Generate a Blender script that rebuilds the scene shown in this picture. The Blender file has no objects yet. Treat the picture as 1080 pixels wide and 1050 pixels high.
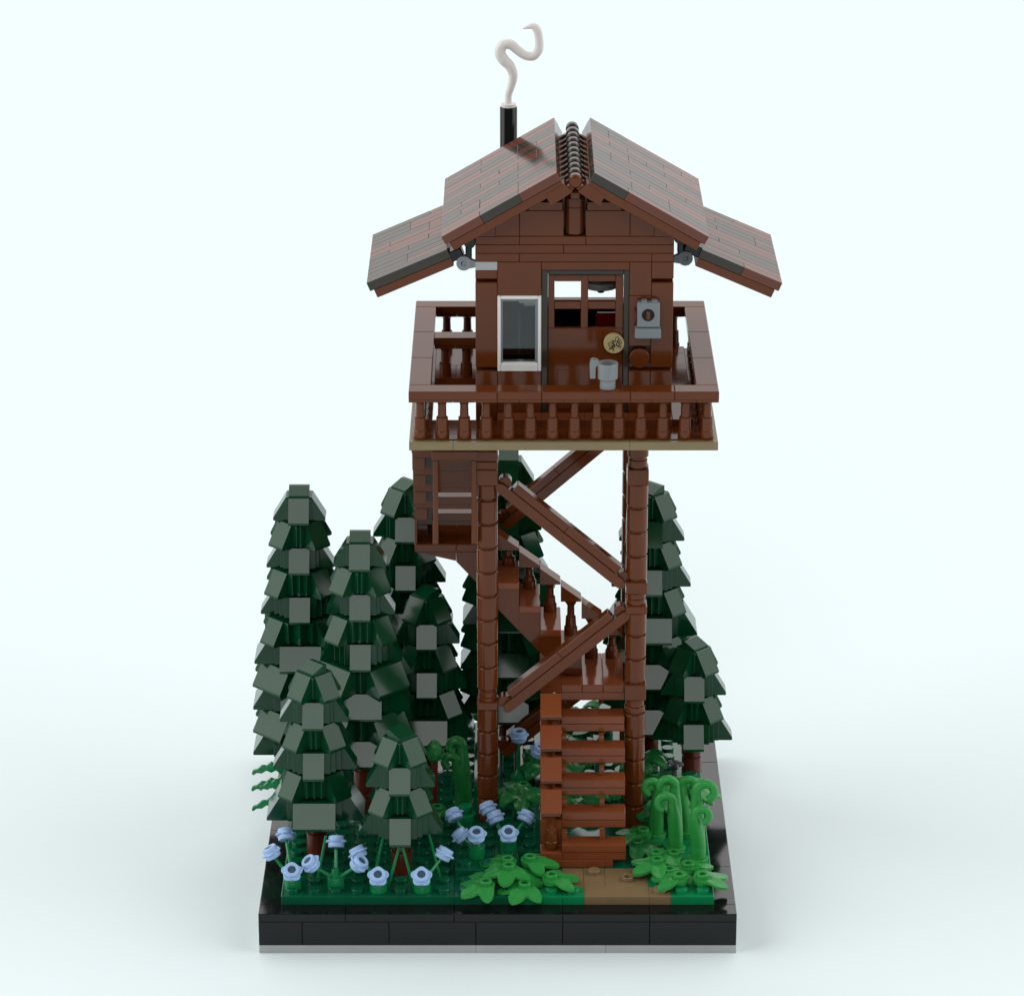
import bpy, bmesh, math, random
from mathutils import Vector, Matrix
random.seed(7)
PI = math.pi
scene = bpy.context.scene
COL = scene.collection

# ------------------------------------------------------------------ materials
def plastic(name, col, rough=0.12, spec=0.31, var=0.04):
    m = bpy.data.materials.new(name); m.use_nodes = True
    nt = m.node_tree; b = nt.nodes['Principled BSDF']
    b.inputs['Roughness'].default_value = rough
    b.inputs['IOR'].default_value = 1.5
    b.inputs['Specular IOR Level'].default_value = spec
    geo = nt.nodes.new('ShaderNodeTexCoord')
    nz = nt.nodes.new('ShaderNodeTexNoise'); nz.inputs['Scale'].default_value = 0.9; nz.inputs['Detail'].default_value = 4
    nt.links.new(geo.outputs['Object'], nz.inputs['Vector'])
    ramp = nt.nodes.new('ShaderNodeMapRange')
    ramp.inputs['From Min'].default_value = 0.3; ramp.inputs['From Max'].default_value = 0.7
    ramp.inputs['To Min'].default_value = 1 - var; ramp.inputs['To Max'].default_value = 1 + var
    nt.links.new(nz.outputs['Fac'], ramp.inputs['Value'])
    hsv = nt.nodes.new('ShaderNodeHueSaturation'); hsv.inputs['Color'].default_value = (*col, 1)
    nt.links.new(ramp.outputs['Result'], hsv.inputs['Value'])
    nt.links.new(hsv.outputs['Color'], b.inputs['Base Color'])
    # faint moulding roughness
    n2 = nt.nodes.new('ShaderNodeTexNoise'); n2.inputs['Scale'].default_value = 2.3
    nt.links.new(geo.outputs['Object'], n2.inputs['Vector'])
    r2 = nt.nodes.new('ShaderNodeMapRange')
    r2.inputs['To Min'].default_value = rough * 0.7; r2.inputs['To Max'].default_value = rough * 1.35
    nt.links.new(n2.outputs['Fac'], r2.inputs['Value']); nt.links.new(r2.outputs['Result'], b.inputs['Roughness'])
    return m

BROWN = plastic('reddish_brown_plastic', (0.114, 0.027, 0.0055))
STAIR = plastic('stair_brown_plastic', (0.20, 0.052, 0.018))
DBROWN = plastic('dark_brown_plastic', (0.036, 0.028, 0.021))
BLACK = plastic('black_plastic', (0.005, 0.006, 0.006), rough=0.1)
LGREY = plastic('light_grey_plastic', (0.37, 0.385, 0.38))
MGREY = plastic('mid_grey_plastic', (0.20, 0.22, 0.235))
DGREY = plastic('dark_grey_plastic', (0.07, 0.075, 0.08))
TAN = plastic('dark_tan_plastic', (0.215, 0.165, 0.085))
MUGGREY = plastic('mug_grey_plastic', (0.21, 0.225, 0.23))
PATH = plastic('path_nougat_plastic', (0.205, 0.14, 0.07))
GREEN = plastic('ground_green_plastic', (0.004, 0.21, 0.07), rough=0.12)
DGREEN = plastic('dark_green_plastic', (0.001, 0.044, 0.015), rough=0.12, spec=0.36)
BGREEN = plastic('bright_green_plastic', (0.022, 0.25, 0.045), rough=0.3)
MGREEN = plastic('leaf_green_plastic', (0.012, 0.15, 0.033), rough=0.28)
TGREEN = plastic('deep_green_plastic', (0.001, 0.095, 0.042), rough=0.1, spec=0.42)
ROOFB = plastic('roof_brown_plastic', (0.130, 0.040, 0.024))
ROOFD = plastic('roof_grey_brown_plastic', (0.042, 0.034, 0.026))
STEMG = plastic('stem_green_plastic', (0.006, 0.20, 0.065), rough=0.15)
TRUNK = plastic('trunk_brown_plastic', (0.095, 0.020, 0.010))
BLUE = plastic('pale_blue_plastic', (0.32, 0.48, 0.74), rough=0.18)
WHITE = plastic('white_plastic', (0.78, 0.76, 0.73), var=0.02)
SMOKE = plastic('smoke_white_plastic', (0.74, 0.69, 0.66), rough=0.15, var=0.04)
GOLD = plastic('pale_gold_plastic', (0.46, 0.36, 0.17), rough=0.25)
RED = plastic('red_plastic', (0.35, 0.006, 0.008))
HOLE = plastic('hole_black_plastic', (0.004, 0.004, 0.004), rough=0.5)
BLUED = plastic('pale_blue_hole_shade', (0.05, 0.09, 0.13), rough=0.3)  # darkened blue painted in for the shade inside the blossom hole

def glass(name):
    m = bpy.data.materials.new(name); m.use_nodes = True
    b = m.node_tree.nodes['Principled BSDF']
    b.inputs['Base Color'].default_value = (0.42, 0.5, 0.52, 1)
    b.inputs['Transmission Weight'].default_value = 1.0
    b.inputs['Roughness'].default_value = 0.03
    b.inputs['IOR'].default_value = 1.5
    return m
GLASS = glass('smoked_window_plastic')

def floor_mat():
    m = bpy.data.materials.new('studio_floor_white'); m.use_nodes = True
    nt = m.node_tree; b = nt.nodes['Principled BSDF']
    b.inputs['Roughness'].default_value = 0.9
    b.inputs['Specular IOR Level'].default_value = 0.0
    nz = nt.nodes.new('ShaderNodeTexNoise'); nz.inputs['Scale'].default_value = 0.02
    cr = nt.nodes.new('ShaderNodeValToRGB')
    cr.color_ramp.elements[0].color = (0.765, 0.855, 0.865, 1); cr.color_ramp.elements[1].color = (0.775, 0.865, 0.875, 1)
    tc = nt.nodes.new('ShaderNodeTexCoord')
    nt.links.new(tc.outputs['Object'], nz.inputs['Vector']); nt.links.new(nz.outputs['Fac'], cr.inputs['Fac'])
    nt.links.new(cr.outputs['Color'], b.inputs['Base Color'])
    return m
FLOOR = floor_mat()

# ------------------------------------------------------------------ mesh builder
class MB:
    def __init__(s):
        s.v = []; s.f = []; s.mi = []; s.M = Matrix.Identity(4); s.m = 0
    def add(s, vs, fs):
        o = len(s.v)
        s.v += [s.M @ Vector(p) for p in vs]
        s.f += [tuple(o + i for i in f) for f in fs]
        s.mi += [s.m] * len(fs)
    def box(s, x0, x1, y0, y1, z0, z1, c=0.02, g=0.002):
        x0 += g; x1 -= g; y0 += g; y1 -= g
        c = min(c, (x1 - x0) * .3, (y1 - y0) * .3, (z1 - z0) * .3)
        X = (x0, x1); Y = (y0, y1); Z = (z0, z1)
        vs = []; idx = {}
        for i in (0, 1):
            for j in (0, 1):
                for k in (0, 1):
                    sx = c if i == 0 else -c; sy = c if j == 0 else -c; sz = c if k == 0 else -c
                    for a, p in (('x', (X[i], Y[j] + sy, Z[k] + sz)), ('y', (X[i] + sx, Y[j], Z[k] + sz)), ('z', (X[i] + sx, Y[j] + sy, Z[k]))):
                        idx[(i, j, k, a)] = len(vs); vs.append(p)
        fs = []
        I = idx
        for i in (0, 1):
            q = [(i, 0, 0, 'x'), (i, 1, 0, 'x'), (i, 1, 1, 'x'), (i, 0, 1, 'x')]
            q = [I[t] for t in q]; fs.append(q if i else q[::-1])
            q = [(0, i, 0, 'y'), (1, i, 0, 'y'), (1, i, 1, 'y'), (0, i, 1, 'y')]
            q = [I[t] for t in q]; fs.append(q[::-1] if i else q)
            q = [(0, 0, i, 'z'), (1, 0, i, 'z'), (1, 1, i, 'z'), (0, 1, i, 'z')]
            q = [I[t] for t in q]; fs.append(q if i else q[::-1])
        def edge(q, n):
            q = [I[t] for t in q]
            a, b, d = (Vector(vs[q[0]]), Vector(vs[q[1]]), Vector(vs[q[2]]))
            if (b - a).cross(d - a).dot(Vector(n)) < 0: q = q[::-1]
            fs.append(q)
        for j in (0, 1):
            for k in (0, 1):
                edge([(0, j, k, 'y'), (1, j, k, 'y'), (1, j, k, 'z'), (0, j, k, 'z')], (0, 2 * j - 1, 2 * k - 1))
                edge([(j, 0, k, 'x'), (j, 1, k, 'x'), (j, 1, k, 'z'), (j, 0, k, 'z')], (2 * j - 1, 0, 2 * k - 1))
                edge([(j, k, 0, 'x'), (j, k, 1, 'x'), (j, k, 1, 'y'), (j, k, 0, 'y')], (2 * j - 1, 2 * k - 1, 0))
        for i in (0, 1):
            for j in (0, 1):
                for k in (0, 1):
                    edge([(i, j, k, 'x'), (i, j, k, 'y'), (i, j, k, 'z')], (2 * i - 1, 2 * j - 1, 2 * k - 1))
        s.add(vs, fs)
    def lathe(s, prof, cx, cy, z, n=20, M=None, cap=True):
        old = s.M
        if M is not None: s.M = s.M @ M
        vs = []
        for (r, h) in prof:
            for a in range(n):
                t = 2 * PI * a / n
                vs.append((cx + r * math.cos(t), cy + r * math.sin(t), z + h))
        fs = []
        for i in range(len(prof) - 1):
            for a in range(n):
                b = (a + 1) % n
                fs.append((i * n + a, i * n + b, (i + 1) * n + b, (i + 1) * n + a))
        if cap:
            if prof[0][0] > 1e-4: fs.append(tuple(range(n))[::-1])
            k = (len(prof) - 1) * n
            if prof[-1][0] > 1e-4: fs.append(tuple(range(k, k + n)))
        s.add(vs, fs); s.M = old
    def cyl(s, cx, cy, z0, z1, r, n=20, c=0.02, M=None):
        c = min(c, (z1 - z0) * .3, r * .3)
        s.lathe([(r - c, 0), (r, c), (r, z1 - z0 - c), (r - c, z1 - z0)], cx, cy, z0, n, M)
    def prism(s, poly, lo, hi, axis='y'):
        # poly: list of (a,b); axis y -> (x,z) extruded along y; axis x -> (y,z); axis z -> (x,y)
        n = len(poly)
        def P(a, b, t):
            return {'y': (a, t, b), 'x': (t, a, b), 'z': (a, b, t)}[axis]
        vs = [P(a, b, lo) for a, b in poly] + [P(a, b, hi) for a, b in poly]
        area = sum(poly[i][0] * poly[(i + 1) % n][1] - poly[(i + 1) % n][0] * poly[i][1] for i in range(n))
        flip = (area > 0) == (axis in ('x', 'z'))
        f0 = list(range(n)); f1 = list(range(n, 2 * n))
        fs = [f0[::-1] if flip else f0, f1 if flip else f1[::-1]]
        for i in range(n):
            j = (i + 1) % n
            q = (i, j, n + j, n + i)
            fs.append(q if flip else q[::-1])
        s.add(vs, fs)
    def tube(s, pts, rads, n=12, sub=6):
        # Catmull-Rom through pts, round section
        P = [Vector(p) for p in pts]
        C = []; R = []
        for i in range(len(P) - 1):
            p0 = P[max(i - 1, 0)]; p1 = P[i]; p2 = P[i + 1]; p3 = P[min(i + 2, len(P) - 1)]
            for k in range(sub):
                t = k / sub
                C.append(0.5 * ((2 * p1) + (p2 - p0) * t + (2 * p0 - 5 * p1 + 4 * p2 - p3) * t * t + (3 * p1 - p0 - 3 * p2 + p3) * t ** 3))
                R.append(rads[i] * (1 - t) + rads[i + 1] * t)
        C.append(P[-1]); R.append(rads[-1])
        vs = []; fs = []
        up = None
        for i, c in enumerate(C):
            d = (C[min(i + 1, len(C) - 1)] - C[max(i - 1, 0)]).normalized()
            if up is None:
                up = Vector((0, 1, 0)) if abs(d.y) < .9 else Vector((1, 0, 0))
            a = (up - d * up.dot(d)).normalized(); up = a
            b = d.cross(a)
            for k in range(n):
                t = 2 * PI * k / n
                vs.append(tuple(c + (a * math.cos(t) + b * math.sin(t)) * R[i]))
        for i in range(len(C) - 1):
            for k in range(n):
                l = (k + 1) % n
                fs.append((i * n + k, i * n + l, (i + 1) * n + l, (i + 1) * n + k))
        fs.append(tuple(range(n))[::-1]); k = (len(C) - 1) * n; fs.append(tuple(range(k, k + n)))
        s.add(vs, fs)
    def mesh(s, name, mats, origin=(0, 0, 0), ang=33):
        me = bpy.data.meshes.new(name)
        o = Vector(origin)
        me.from_pydata([tuple(Vector(p) - o) for p in s.v], [], s.f)
        for m in (mats if isinstance(mats, (list, tuple)) else [mats]): me.materials.append(m)
        for p, i in zip(me.polygons, s.mi):
            p.material_index = i; p.use_smooth = True
        me.set_sharp_from_angle(angle=math.radians(ang))
        me.update()
        return me
    def build(s, name, mats, parent=None, origin=None):
        if origin is None:
            xs = [p.x for p in s.v]; ys = [p.y for p in s.v]; zs = [p.z for p in s.v]
            origin = ((min(xs) + max(xs)) / 2, (min(ys) + max(ys)) / 2, min(zs))
        me = s.mesh(name, mats, origin)
        return put(name, me, origin, parent)

WORLD = {}
def put(name, data, loc, parent=None, rz=0.0):
    o = bpy.data.objects.new(name, data); COL.objects.link(o)
    o.rotation_euler = (0, 0, rz)
    if parent is not None:
        o.parent = parent; o.location = Vector(loc) - WORLD[parent.name]
    else:
        o.location = loc
    WORLD[o.name] = Vector(loc)
    return o
def tag(o, label=None, cat=None, group=None, kind=None):
    if label: o['label'] = label
    if cat: o['category'] = cat
    if group: o['group'] = group
    if kind: o['kind'] = kind
    return o
def thing(name, label, cat, loc, group=None):
    o = put(name, None, loc); o.empty_display_size = 0.3
    return tag(o, label, cat, group)

def stud(mb, x, y, z, hollow=False, n=16):
    if hollow:
        mb.lathe([(.3, 0), (.3, .18), (.28, .2), (.2, .2), (.18, .18), (.18, 0.02), (0.001, 0.02)], x, y, z, n, cap=False)
    else:
        mb.lathe([(.3, 0), (.3, .18), (.28, .2), (0.001, .2)], x, y, z, n, cap=False)

# ------------------------------------------------------------------ floor
mb = MB()
mb.add([(-900, -500, 0), (900, -500, 0), (900, 1500, 0), (-900, 1500, 0)], [(0, 1, 2, 3)])
tag(mb.build('floor', FLOOR, origin=(0, 0, 0)), kind='structure')

# ------------------------------------------------------------------ plinth
W = 22
pl = thing('display_plinth', 'square black brick plinth under the whole forest scene with a light grey bottom edge', 'base', (11, 11, 0))
mb = MB()
for i, x in enumerate([0, 10, 16]):
    mb.box(x, [10, 16, 22][i], 0, 22, 0.0, 0.4, c=.02)
mb.build('bottom_plate', LGREY, pl)
mb = MB()
xs = [0, 2, 6, 10, 14, 18, 22]
for a, b in zip(xs, xs[1:]):
    mb.box(a, b, 0, 1, .4, 1.6, g=.003); mb.box(a, b, 21, 22, .4, 1.6, g=.003)
ys = [1, 5, 9, 13, 17, 21]
for a, b in zip(ys, ys[1:]):
    mb.box(0, 1, a, b, .4, 1.6, g=.003); mb.box(21, 22, a, b, .4, 1.6, g=.003)
mb.box(1, 21, 1, 21, .4, 1.9)
mb.build('brick_course', BLACK, pl)
mb = MB()
def run(lo, hi, n):
    return [lo + (hi - lo) * i / n for i in range(n + 1)]
for a, b in zip([0, 4, 9, 14, 18], [4, 9, 14, 18, 22]):
    mb.box(a, b, 0, 1, 1.6, 2.0, c=.02, g=.003); mb.box(a, b, 21, 22, 1.6, 2.0, c=.02, g=.003)
for a, b in zip([1, 5, 9, 13, 17], [5, 9, 13, 17, 21]):
    mb.box(0, 1, a, b, 1.6, 2.0, c=.02, g=.003); mb.box(21, 22, a, b, 1.6, 2.0, c=.02, g=.003)
mb.build('border_tile', BLACK, pl)

# ------------------------------------------------------------------ ground
mb = MB()
def inpath(x, y):
    return (15 <= x < 19 and 1 <= y < 2) or (14 <= x < 18 and 2 <= y < 4)
rects = [(1, 9, 1, 3), (1, 9, 3, 9), (1, 9, 9, 15), (1, 9, 15, 21), (9, 15, 1, 2), (9, 14, 2, 6), (19, 21, 1, 2), (18, 21, 2, 7), (14, 18, 4, 9),
         (18, 21, 7, 13), (18, 21, 13, 21), (9, 14, 6, 13), (14, 18, 9, 15), (9, 14, 13, 21), (14, 18, 15, 21)]
patches = [(9, 12, 3, 5, 2.8), (9, 13, 5, 12, 2.8), (6, 9, 9, 14, 2.8), (19, 21, 9, 15, 2.8), (2, 6, 14, 20, 2.8)]
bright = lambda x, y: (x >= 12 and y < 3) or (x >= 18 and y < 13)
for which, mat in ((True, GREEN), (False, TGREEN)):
    mb = MB()
    for a, b, c, d in rects + [(12, 14, 1, 3)]:
        br = bright(a, c)
        if (a, b, c, d) == (9, 15, 1, 2): a, b = (9, 12); br = False
        if (a, b, c, d) == (9, 14, 2, 6):
            if not which:
                mb.box(9, 12, 2, 3, 1.95, 2.4, c=.025, g=.002); mb.box(9, 14, 3, 6, 1.95, 2.4, c=.025, g=.002)
            continue
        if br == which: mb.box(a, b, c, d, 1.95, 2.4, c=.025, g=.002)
    if which: mb.box(14, 15, 1, 2, 1.95, 2.4, c=.025, g=.002)
    for a, b, c, d, z in patches:
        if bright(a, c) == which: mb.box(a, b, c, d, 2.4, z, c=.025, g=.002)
    for x in range(1, 21):
        for y in range(1, 21):
            if inpath(x, y) or bright(x, y) != which: continue
            if 13 <= x < 17 and 4 <= y < 9: continue
            z = 2.4
            for a, b, c, d, h in patches:
                if a <= x < b and c <= y < d: z = h
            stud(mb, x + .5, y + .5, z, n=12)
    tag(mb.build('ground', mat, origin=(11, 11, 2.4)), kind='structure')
mb = MB()
for a, b, c, d in [(15, 18, 1, 2), (18, 19, 1, 2), (14, 15, 2, 4), (15, 16, 2, 4), (16, 18, 2, 4)]:
    mb.box(a, b, c, d, 1.95, 2.4, c=.02, g=.003)
stud(mb, 15.5, 3.45, 2.4); stud(mb, 17.05, 2.75, 2.4, True); stud(mb, 18.5, 1.5, 2.4)
tag(mb.build('path', PATH, origin=(16.5, 2.5, 2.4)), kind='structure')

# ------------------------------------------------------------------ trees
def tier_mesh(r, wide):
    mb = MB()
    h = 1.2; w = 1.0 if wide else 0.5
    inner = max(0.5, r - 0.68)
    for q in range(4):
        mb.M = Matrix.Rotation(q * PI / 2, 4, 'Z')
        ww = w
        c = .035
        # wedge: top edge at y=-inner, outer bottom lip at y=-r
        pr = [(-0.2, 0.02), (-r + c, 0.02), (-r, 0.02 + c), (-r, .16), (-inner - .06, h - .01), (-inner + .02, h), (-0.2, h)]
        mb.prism(pr, -ww + .01, ww - .01, 'x')
    mb.M = Matrix.Identity(4)
    # stepped core showing between the slopes
    k = max(0.62, inner * 0.80)
    mb.box(-k, k, -k, k, 0.1, h - .05, c=.015)
    if inner > 0.9:
        k2 = inner * 1.0; k3 = 0.78
        mb.box(-k3, k3, -k2, k2, 0.12, h * .98, c=.015)
        mb.box(-k2, k2, -k3, k3, 0.12, h * .97, c=.015)
    return mb.mesh('branch_tier', DGREEN, ang=3)
def cap_mesh():
    mb = MB()
    mb.prism([(-.5, 0), (-.5, .08), (.18, .36), (.36, .36), (.36, 0)], -.49, .49, 'x')
    mb.box(-.35, .35, -.35, .35, -.1, .1)
    return mb.mesh('tree_top', DGREEN, ang=3)
def trunk_mesh(h):
    mb = MB()
    z = 0
    while z < h - .05:
        hh = min(1.2, h - z)
        mb.lathe([(.38, 0), (.38, .1), (.49, .14), (.49, hh - .03), (.46, hh)], 0, 0, z, 18)
        z += hh
    return mb.mesh('trunk', TRUNK)
CACHE = {}
def cached(key, fn):
    if key not in CACHE: CACHE[key] = fn()
    return CACHE[key]
R_A = [1.25, 1.60, 1.62, 1.95, 1.95, 2.28, 2.28, 2.4, 2.4, 2.45, 2.45]
def tree(name, label, x, y, n, first45, zb=4.6, wide_from=6, group=None, capdir=0):
    t = thing(name, label, 'tree', (x, y, 2.4), group)
    put('trunk', cached(('tr', round(zb - 2.2, 2)), lambda: trunk_mesh(zb - 2.2)), (x, y, 2.4), t)
    for k in range(1, n + 1):
        z = zb + 1.2 * (n - k)
        rot45 = ((k % 2 == 1) == first45)
        r = R_A[k - 1]; wide = k >= wide_from
        put('branch_tier', cached(('ti', r, wide), lambda: tier_mesh(r, wide)), (x, y, z), t, PI / 4 if rot45 else 0.0)
    put('tree_top', cached('cap', cap_mesh), (x, y, zb + 1.2 * n), t, capdir)
    return t
G1 = 'tall dark green fir trees of stacked slopes'
G2 = 'short dark green fir trees of stacked slopes'
tree('fir_tree', 'tallest dark green fir standing at the far left edge of the plinth', 1.5, 13.0, 11, False, wide_from=7, group=G1)
tree('fir_tree', 'tall dark green fir rising above and between the two short front firs', 4.5, 10.0, 9, False, zb=5.8, group=G1)
tree('fir_tree', 'tall dark fir half hidden behind the upper stair landing at left', 6.45, 17.2, 10, True, group=G1, capdir=-PI / 4)
tree('fir_tree', 'medium dark fir just left of the left post with its top below the stair landing', 7.5, 15.1, 6, True, group=G2, capdir=-PI / 4)
tree('fir_tree', 'taller of the two front left firs with a wide bottom slope', 2.45, 5.5, 6, True, group=G2, capdir=-PI / 4)
tree('fir_tree', 'shortest fir at the front standing among pale blue flowers', 6.5, 3.5, 4, True, group=G2, capdir=PI / 4)
tree('fir_tree', 'dark fir directly behind the staircase seen between the two posts', 11.5, 18.1, 11, False, group=G1)
tree('fir_tree', 'tall fir behind the right post of the tower', 18.5, 16.6, 10, True, group=G1, capdir=-PI / 4)
tree('fir_tree', 'short fir at the right edge of the plinth behind the curled stalks', 20.55, 14.3, 4, True, group=G2, capdir=PI / 4)

# ------------------------------------------------------------------ tower frame
tf = thing('tower_frame', 'four brown round posts with diagonal braces holding up the lookout deck', 'tower frame', (14, 12, 2.4))
def post_mesh(seams, plates):
    mb = MB()
    for a, b in zip(seams, seams[1:]):
        mid = (a + b) / 2
        kind = None
        for (p, q, kk) in plates:
            if p - .01 <= mid <= q + .01: kind = kk
        h = b - a
        if kind == 'sq':
            mb.box(-.5, .5, -.5, .5, a, b, c=.04)
        elif kind == 'ring':
            mb.lathe([(.40, 0), (.44, .03), (.44, h - .03), (.40, h)], 0, 0, a, 24)
        else:
            mb.lathe([(.385, 0), (.385, .1), (.47, .12), (.495, .15), (.495, h - .03), (.47, h)], 0, 0, a, 24)
    return mb
pR = [2.4, 3.6, 4.8, 6.0, 7.2, 8.4, 8.8, 9.2, 10.0, 11.2, 12.4, 13.6, 14.0, 14.3, 14.6, 15.2, 16.4, 17.6, 18.8, 20.0, 20.8, 21.2, 22.0, 22.8]
plR = [(8.8, 9.2, 'ring'), (9.2, 10, 'sq'), (13.6, 14.0, 'sq'), (14.0, 14.6, 'ring'), (14.6, 15.2, 'sq'), (20.0, 20.8, 'sq'), (20.8, 21.2, 'ring')]
pL = [2.8, 4.0, 5.2, 6.35, 7.5, 8.7, 9.1, 9.3, 9.6, 10.8, 12.0, 13.2, 14.4, 15.6, 16.8, 18.0, 19.2, 20.0, 20.8, 21.2, 21.7, 22.2, 22.8]
plL = [(8.7, 9.1, 'sq'), (9.1, 9.6, 'ring'), (20.0, 20.8, 'sq'), (20.8, 21.2, 'sq'), (21.2, 22.8, 'sq')]
pB = [2.4 + 1.2 * i for i in range(17)] + [22.8]
mR = post_mesh(pR, plR).mesh('post', BROWN); mL = post_mesh(pL, plL).mesh('post', BROWN); mB_ = post_mesh(pB, []).mesh('post', BROWN)
put('post', mL, (10.5, 8.5, 0), tf); put('post', mR, (17.5, 8.5, 0), tf)
put('post', mB_, (10.5, 15.5, 0), tf); put('post', mB_, (17.5, 15.5, 0), tf)

def brace(x0, z0, x1, z1, y0, y1, rev=False):
    L = math.hypot(x1 - x0, z1 - z0); a = math.atan2(z1 - z0, x1 - x0)
    M = Matrix.Translation((x0, 0, z0)) @ Matrix.Rotation(-a, 4, 'Y')
    mb = MB(); mb.M = M
    yc = (y0 + y1) / 2
    # long lower bar with rounded ends
    pts = []
    r = .34
    for t in range(9):
        an = PI / 2 + PI * t / 8
        pts.append((r + r * math.cos(an), -.18 + r * math.sin(an) * .68))
    for t in range(9):
        an = -PI / 2 + PI * t / 8
        pts.append((L - r + r * math.cos(an), -.18 + r * math.sin(an) * .68))
    mb.prism(pts, y0, y1, 'y')
    n = 2
    for i in range(n):
        mb.box(.75 + (L - 1.5) * i / n, .75 + (L - 1.5) * (i + 1) / n, y0 + .02, y1 - .02, .07, .48, c=.03)
    # clip rings at the ends
    for u in (.3, L - .3):
        mb.M = M @ Matrix.Translation((u, y1 + .05, .12)) @ Matrix.Rotation(PI / 2, 4, 'X')
        mb.cyl(0, 0, 0, y1 - y0 - .12, .3, 18)
    return mb.build('brace', BROWN, tf)
brace(11.05, 20.15, 17.05, 15.05, 8.1, 8.8)
brace(11.15, 8.75, 17.05, 13.75, 8.1, 8.8)
brace(11.1, 15.4, 16.9, 20.5, 15.1, 15.8)
brace(11.1, 3.4, 16.9, 8.3, 15.1, 15.8)
for x in (10.5, 17.5):     # side braces between front and back posts
    mb = MB()
    for (za, zb) in ((19.8, 14.9), (9.0, 13.9)):
        a = math.atan2(zb - za, 5.8)
        mb.M = Matrix.Translation((x, 9.1, za)) @ Matrix.Rotation(a, 4, 'X')
        mb.box(-.35, .35, 0, math.hypot(5.8, zb - za), -.35, .35)
    if x > 12: mb.build('brace', BROWN, tf)

# ------------------------------------------------------------------ baluster
def baluster_mesh(h=2.0):
    mb = MB()
    k = h / 2.0
    mb.lathe([(.30, 0), (.32, .05), (.32, .38), (.285, .42), (.285, .5 * k), (.265, 1.02 * k), (.20, 1.06 * k), (.185, 1.58 * k), (.21, 1.7 * k), (.30, 1.80 * k), (.44, 1.88 * k), (.44, 1.9 * k)], 0, 0, 0, 16)
    mb.box(-.5, .5, -.44, .44, h - .16, h, c=.02)
    return mb.mesh('baluster', BROWN)
BAL = baluster_mesh()

# ------------------------------------------------------------------ deck
dk = thing('lookout_deck', 'square deck with brown turned railing and dark tan edge around the cabin', 'deck', (14, 12, 22.8))
mb = MB()
for a, b, c, d in [(7, 9, 5, 8), (9, 17, 5, 8), (17, 21, 5, 8), (7, 8, 8, 13), (10, 17, 8, 13), (17, 21, 8, 13), (7, 13, 13, 19), (13, 21, 13, 19)]:
    mb.box(a, b, c, d, 22.8, 23.2, c=.02, g=.002)
mb.build('deck_plate', TAN, dk)
mb = MB()
for x in range(11, 19, 2): mb.box(x, x + 2, 7, 8, 23.2, 23.6)
mb.build('front_step', STAIR, dk); mb = MB()
for a, b, c, d in [(7.28, 13, 5.28, 6), (13, 20.72, 5.28, 6), (7.28, 8, 6, 18.7), (20, 20.72, 6, 18.7), (8, 11, 6, 7), (11, 15, 6, 6.98), (15, 20, 6, 6.98), (8, 11, 7, 7.98), (8, 20, 18, 18.7)]:
    mb.box(a, b, c, d, 23.2, 23.25 if c != 7 else 23.25, c=.01)  # thin brown sheets laid over the tan stand in for its shade
for a, b, c, d in [(8, 9, 13, 15), (9, 10, 13, 15), (8, 10, 15, 18), (10, 14, 16.9, 18), (14, 20, 16.9, 18), (19, 20, 7, 11), (19, 20, 11, 15), (19, 20, 15, 16.9)]:
    mb.box(a, b, c, d, 23.2, 23.6)
mb.build('floor_tile', BROWN, dk)
mb = MB()
def rail_x(y, xs):
    for a, b in zip(xs, xs[1:]): mb.box(a, b, y, y + 1, 25.2, 25.6, c=.03, g=.0015)
def rail_y(x, ys):
    for a, b in zip(ys, ys[1:]): mb.box(x, x + 1, a, b, 25.2, 25.6, c=.03, g=.0015)
rail_x(5, [7, 11, 13, 17, 19, 21]); mb.build('handrail', BROWN, dk); mb = MB()
rail_x(18, [7, 11, 15, 21]); mb.build('handrail', BROWN, dk); mb = MB()
rail_y(7, [6, 10, 14, 18]); mb.build('handrail', BROWN, dk); mb = MB()
rail_y(20, [6, 10, 14, 18]); mb.build('handrail', BROWN, dk); mb = MB()
rail_x(13, [8, 10]); mb.build('handrail', BROWN, dk)
for i in range(14):
    put('baluster', BAL, (7.5 + i, 5.5, 23.22), dk); put('baluster', BAL, (7.5 + i, 18.5, 23.22), dk)
for j in range(12):
    put('baluster', BAL, (7.5, 6.5 + j, 23.2), dk, PI / 2); put('baluster', BAL, (20.5, 6.5 + j, 23.2), dk, PI / 2)
for i in range(2): put('baluster', BAL, (8.5 + i, 13.5, 23.2), dk)

# ------------------------------------------------------------------ cabin
cb = thing('lookout_cabin', 'small brown brick cabin with striped split gable roof standing on the deck', 'cabin', (14.5, 12, 23.2))
mb = MB()
def front(bx, bz, g=.0015): mb.box(bx[0], bx[1], 8, 9, bz[0], bz[1], c=.026, g=g)
front((10, 11), (23.2, 25.6)); front((11, 13), (23.2, 25.6)); front((17, 18), (23.2, 25.6)); front((18, 19), (23.2, 25.6))
front((10, 11), (25.78, 29.82)); front((18, 19), (25.78, 29.82))
front((10, 11), (30.0, 30.4)); front((18, 19), (30.0, 30.8))
front((11, 13), (29.2, 30.8)); front((13, 17), (30.4, 30.8)); front((17, 18), (29.2, 30.8)); front((17, 18), (26.8, 29.2))
# plate rows above
for z0, xs in ((30.8, [10, 12, 18, 19]), (31.2, [10, 14, 19]), (31.6, [10, 12, 15, 19])):
    for a, b in zip(xs, xs[1:]): front((a, b), (z0, z0 + .4))
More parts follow.
